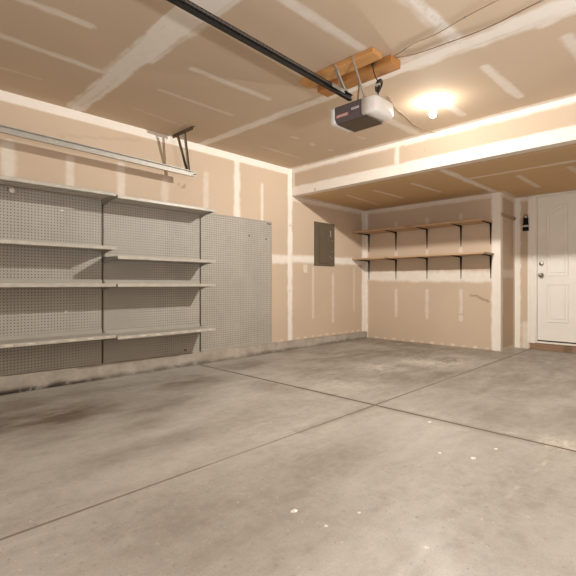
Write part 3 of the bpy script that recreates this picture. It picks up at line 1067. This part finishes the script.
def lens(s):
    """milky cover on one end, deeper at the back and rounded at the front"""
    bm = bm_new()
    x0 = OX + (.111 if s > 0 else -.149)
    wd = .125 if s > 0 else .062
    secs = []
    for (t, z0, z1, ya, yb) in ((0, .006, .139, -.002, .264), (.5, .006, .138, -.001, .264), (.82, .008, .136, .004, .262), (.94, .013, .130, .014, .258), (1.0, .026, .117, .030, .248)):
        x = x0 + s * wd * t
        ring = []
        r0 = .022
        for (yy, zz, a0) in ((OY0 + yb - r0, OZ0 + z1 - r0, 0), (OY0 + ya + r0, OZ0 + z1 - r0, 90), (OY0 + ya + r0, OZ0 + z0 + r0, 180), (OY0 + yb - r0, OZ0 + z0 + r0, 270)):
            for k in range(5):
                an = math.radians(a0 + 90 * k / 4)
                ring.append(bm.verts.new((x, yy + r0 * math.cos(an), zz + r0 * math.sin(an))))
        secs.append(ring)
    for A, B in zip(secs, secs[1:]):
        for k in range(len(A)):
            j = (k + 1) % len(A)
            bm.faces.new([A[k], A[j], B[j], B[k]])
    bm.faces.new(secs[0])
    bm.faces.new(secs[-1])
    obj('light_lens', bm, M['lens'], r, True, off)


lens(1)
lens(-1)


def on_front(t, u, d):
    """t across from the case's left edge (0..1), u up (0..1) on the slanted front, d proud of it"""
    z = OZ0 + .035 + u * .093
    y = OY0 - .003 * u
    return (OX - .150 + .262 * t, y - d, z)


def badge(name, t0, t1, u0, u1, mat, ink, strokes, lab):
    bm = bm_new()
    A = [bm.verts.new(on_front(t, u, .0002)) for t, u in ((t0, u0), (t1, u0), (t1, u1), (t0, u1))]
    B = [bm.verts.new(on_front(t, u, .002)) for t, u in ((t0, u0), (t1, u0), (t1, u1), (t0, u1))]
    bm.faces.new(B)
    for k in range(4):
        j = (k + 1) % 4
        bm.faces.new([A[k], A[j], B[j], B[k]])
    b = obj(name, bm, mat, case, off=off)
    b['label'] = lab
    bm = bm_new()
    n = strokes
    for k in range(n):
        a = t0 + (t1 - t0) * (.06 + .9 * k / n)
        c = a + (t1 - t0) * .9 / n * .62
        lo, hi = u0 + (u1 - u0) * .2, u0 + (u1 - u0) * (.8 if k % 3 else .72)
        A = [bm.verts.new(on_front(t, u, .0021)) for t, u in ((a, lo), (c, lo), (c, hi), (a, hi))]
        B = [bm.verts.new(on_front(t, u, .0030)) for t, u in ((a, lo), (c, lo), (c, hi), (a, hi))]
        bm.faces.new(B)
        for q in range(4):
            j = (q + 1) % 4
            bm.faces.new([A[q], A[j], B[j], B[q]])
    obj('lettering', bm, ink, b, off=off)


badge('name_badge', .07, .52, .02, .30, M['badge'], M['badge_ink'], 9, 'small faded red name badge')
badge('rating_badge', .63, .90, .34, .52, M['badge2'], M['badge2_ink'], 5, 'small pale badge')
bm = bm_new()
for k in range(5):
    z = OZ0 + .040 + k * .006
bm.free()

# hangers of perforated angle iron: from the planks down to the case
for (p, q_, wdt, mt) in (((-2.035, 2.573, CEIL - .02), (-2.04, 2.715, 2.44), .030, 'galv'), ((-1.872, 2.573, CEIL - .02), (-1.905, 2.79, OZ1 - .004), .016, 'galv'), ((-1.965, 2.80, CEIL - .0635), (-1.966, 2.775, OZ1 - .004), .012, 'galvdark')):
    p, q_ = Vector(p), Vector(q_)
    bm = bm_new()
    a0, b0 = p.copy(), q_.copy()
    bar(bm, p, q_, wdt, .003, (0, 1, .2))
    bar(bm, p + Vector((wdt / 2, -.008, 0)), q_ + Vector((wdt / 2, -.008, 0)), .003, .018, (0, 1, .2))
    obj('hanger_strap', bm, M[mt], r, off=off)

# drive rail with chain
RX, RZ = -2.025, 2.415
rr = empty('drive_rail', (RX, OY0 - .01, RZ))
tag(rr, 'black opener rail with drive chain running under the ceiling', 'rail')
off = rr.location
bm = bm_new()
ya, yb = YF + .02, OY0 + .03
prism(bm, [(RX - .021, RZ + .018), (RX + .021, RZ + .018), (RX + .021, RZ + .013), (RX + .005, RZ + .013), (RX + .005, RZ - .010), (RX + .014, RZ - .010), (RX + .014, RZ - .024), (RX - .014, RZ - .024), (RX - .014, RZ - .010), (RX - .005, RZ - .010), (RX - .005, RZ + .013), (RX - .021, RZ + .013)], 1, ya, yb)
obj('rail_bar', bm, M['black'], rr, off=off)
for sd in (-1, 1):
    bm = bm_new()
    y = -.2
    k = 0
    x = RX + sd * .0175
    tube(bm, [(x, y, RZ + .004), (x, OY0 - .12, RZ + .004)], .0015, 4)
    while y < OY0 - .12:
        if k % 2:
            box(bm, x - .004, x + .004, y, y + .0155, RZ - .001, RZ + .009)
        else:
            box(bm, x - .006, x - .0035, y - .002, y + .0145, RZ - .003, RZ + .011)
            box(bm, x + .0035, x + .006, y - .002, y + .0145, RZ - .003, RZ + .011)
        y += .0135
        k += 1
    obj('drive_chain', bm, M['chain'], rr, off=off)
bm = bm_new()
prism(bm, [(OY0 - .24, RZ - .010), (OY0 - .08, RZ - .010), (OY0 - .09, RZ + .008), (OY0 - .23, RZ + .008)], 0, RX + .0245, RX + .0265)
box(bm, RX - .03, RX + .0265, OY0 - .235, OY0 - .085, RZ + .0185, RZ + .021)
box(bm, RX + .0245, RX + .0265, OY0 - .235, OY0 - .085, RZ + .006, RZ + .021)
obj('splice_plate', bm, M['galv'], rr, off=off)
bm = bm_new()
lathe(bm, [(0, -.008), (.026, -.008), (.030, -.003), (.030, .003), (.026, .008), (0, .008)], 20, Matrix.Translation((RX, OY0 - .045, RZ + .030)))
box(bm, RX - .010, RX + .010, OY0 - .06, OY0 + .03, RZ + .016, RZ + .024)
obj('drive_sprocket', bm, M['galv'], rr, off=off)
rr.rotation_euler = (-.0294, 0, 0)

# power cord with a plug in the plank and a tied bundle
r = empty('power_cord', (-1.80, 2.732, CEIL - .002))
tag(r, 'black power cord with tied loops hanging from the planks beside the opener', 'cord')
off = r.location
px, py = -1.80, 2.732
bm = bm_new()
lathe(bm, [(0, 0), (.017, 0), (.019, -.010), (.015, -.026), (.007, -.048), (.005, -.055), (0, -.055)], 14, Matrix.Translation((px, py, CEIL - .002)))
obj('plug', bm, M['cord'], r, True, off)
bm = bm_new()
pts = [(px, py, CEIL - .05), (px + .002, py + .012, CEIL - .09), (px + .006, py + .03, CEIL - .125), (px + .012, py + .045, CEIL - .145)]
bx, by, bz = px + .012, py + .06, CEIL - .105
for k in range(46):
    t = k / 45
    an = t * 2 * math.pi * 3.5
    pts.append((bx + .021 * math.sin(an) + .012 * math.sin(3 * t * 6.28), by + .016 * math.cos(an * 1.03), bz - .02 - .105 * (1 - math.cos(an)) * .5 - .012 * t))
pts += [(bx - .02, by + .03, bz - .10), (bx - .035, by + .05, OZ1 - .010)]
tube(bm, pts, .0042, 7)
obj('cable', bm, M['cord'], r, True, off)
bm = bm_new()
box(bm, bx - .020, bx + .020, by - .021, by + .020, bz - .078, bz - .062, .004)
obj('cable_tie', bm, M['tie'], r, off=off)

# thin bell wires stapled to the ceiling
for nm, pts, rad, mat, lab in (
        ('bell_wire', [(-1.66, 2.80, CEIL - .004), (-1.56, 2.772, CEIL - .005), (-1.456, 2.744, CEIL - .004), (-1.34, 2.748, CEIL - .006), (-1.237, 2.731, CEIL - .004), (-1.1, 2.70, CEIL - .005), (-.90, 2.672, CEIL - .004), (-.3, 2.6, CEIL - .004)],   .0032, M['cable_pale'], 'thin tan wire along the ceiling, upper of two from the plank'),
        ('bell_wire', [(-1.66, 2.82, CEIL - .004), (-1.58, 2.86, CEIL - .005), (-1.499, 2.882, CEIL - .004), (-1.3, 2.90, CEIL - .006), (-1.024, 2.91, CEIL - .004), (-.712, 2.858, CEIL - .004), (-.2, 2.80, CEIL - .004)], .0032, M['cable'], 'thin reddish brown wire along the ceiling, lower of two from the plank'),
        ('bell_wire', [(-2.05, 3.36, CEIL - .006), (-2.09, 3.50, CEIL - .006), (-2.133, 3.612, CEIL - .005), (-2.16, 3.80, CEIL - .006), (-2.181, 3.944, CEIL - .005), (-2.218, 4.135, CEIL - .005), (-2.20, 4.40, CEIL - .005), (-2.17, YBEAM - .006, CEIL - .01)], .0032, M['cable_pale'], 'tan wire running along the ceiling between the opener and the beam')):
    r = empty(nm, pts[0])
    tag(r, lab, 'wire', 'low voltage wires on the ceiling')
    bm = bm_new()
    P = [Vector(p) for p in pts]
    fine = []
    for i in range(len(P) - 1):
        a, b, c, d = P[max(i - 1, 0)], P[i], P[i + 1], P[min(i + 2, len(P) - 1)]
        for k in range(6):
            t = k / 6
            fine.append(.5 * ((2 * b) + (c - a) * t + (2 * a - 5 * b + 4 * c - d) * t * t + (3 * b - a - 3 * c + d) * t ** 3))
    fine.append(P[-1])
    for p in fine:
        p.z = min(p.z, CEIL - rad - .0003)
        p.y = min(p.y, YBEAM - rad - .0003)
    tube(bm, fine, rad, 7)
    obj('wire', bm, mat, r, True, pts[0])
    for p in pts[1:-1:2]:
        bm = bm_new()
        box(bm, p[0] - .005, p[0] + .005, p[1] - .007, p[1] + .007, CEIL - .0105, CEIL - .0005, .001)
        obj('staple', bm, M['galv'], r, off=pts[0])

# ------------------------------------------------------------------ ceiling bulb
BX, BY = -1.825, 3.758
r = empty('ceiling_lamp', (BX, BY, CEIL))
tag(r, 'bare glowing bulb in a white porcelain holder on the ceiling', 'lamp')
bm = bm_new()
lathe(bm, [(0, -.0005), (.058, -.0005), (.060, -.006), (.056, -.014), (.036, -.022), (.026, -.032), (.024, -.050), (.021, -.053), (0, -.053)], 28)
obj('lamp_holder', bm, M['porcelain'], r, True)
bm = bm_new()
pr = [(.0125, -.0535), (.0135, -.060), (.018, -.072), (.026, -.088), (.031, -.104), (.0305, -.118), (.026, -.131), (.016, -.140), (0, -.143)]
lathe(bm, pr, 16)
obj('bulb', bm, M['bulb'], r, True)

# ------------------------------------------------------------------ lights, world, camera
def area(name, loc, target, energy, size, col):
    l = bpy.data.lights.new(name, 'AREA')
    l.energy = energy
    l.size = size
    l.color = col
    o = bpy.data.objects.new(name, l)
    COL.objects.link(o)
    o.location = loc
    o.rotation_euler = (Vector(target) - Vector(loc)).to_track_quat('-Z', 'Y').to_euler()
    return o


# photographer's strobe on a low stand to the right of the camera
p = bpy.data.lights.new('strobe', 'POINT')
p.energy = 21
p.shadow_soft_size = .07
p.color = (.96, .985, 1.0)
o = bpy.data.objects.new('strobe', p)
COL.objects.link(o)
o.location = (0.6, 1.9, 1.13)
# added upward spot at the strobe, put in to brighten the ceiling
p = bpy.data.lights.new('ceiling_fill', 'SPOT')
p.energy = 100
p.spot_size = math.radians(176)
p.spot_blend = .3
p.shadow_soft_size = .07
p.color = (.96, .985, 1.0)
o = bpy.data.objects.new('ceiling_fill', p)
COL.objects.link(o)
o.location = (0.6, 1.9, 1.15)
o.rotation_euler = (math.radians(180 - 12), 0, math.radians(60))
# the light of the bulb, inside its frosted glass
p = bpy.data.lights.new('bulb_glow', 'POINT')
p.energy = 96
p.shadow_soft_size = .022
p.color = (1.0, .965, .885)
p.use_nodes = True
nt = p.node_tree
lf = nt.nodes.new('ShaderNodeLightFalloff')
lf.inputs['Strength'].default_value = 1.0
lf.inputs['Smooth'].default_value = 1.2
L(nt, lf.outputs['Linear'], nt.nodes['Emission'].inputs['Strength'])
o = bpy.data.objects.new('bulb_glow', p)
COL.objects.link(o)
o.location = (BX, BY, CEIL - .10)
# added soft fill light at the front wall, unseen behind the camera
area('front_fill', (-1.3, YF + .06, 1.5), (-1.3, 4, 1.0), 22, 2.2, (.94, .98, 1.0))

wd = bpy.data.worlds.new('world')
wd.use_nodes = True
wd.node_tree.nodes['Background'].inputs[0].default_value = (1, .9, .8, 1)
wd.node_tree.nodes['Background'].inputs[1].default_value = 0.15
scene.world = wd

cd = bpy.data.cameras.new('camera')
cd.sensor_width = 36
cd.lens = 36 * 431 / 576
cd.shift_y = -4 / 576
cd.clip_start = .05
cam = bpy.data.objects.new('camera', cd)
COL.objects.link(cam)
cam.location = (0, 0, .95)
cam.rotation_euler = (math.radians(90), 0, math.radians(44.5))
scene.camera = cam

vs = scene.view_settings
vs.view_transform = 'Standard'
vs.look = 'None'
vs.gamma = 1
vs.use_curve_mapping = False
vs.exposure = 0.26
scene.cycles.max_bounces = 10
scene.cycles.diffuse_bounces = 6
scene.cycles.use_denoising = True
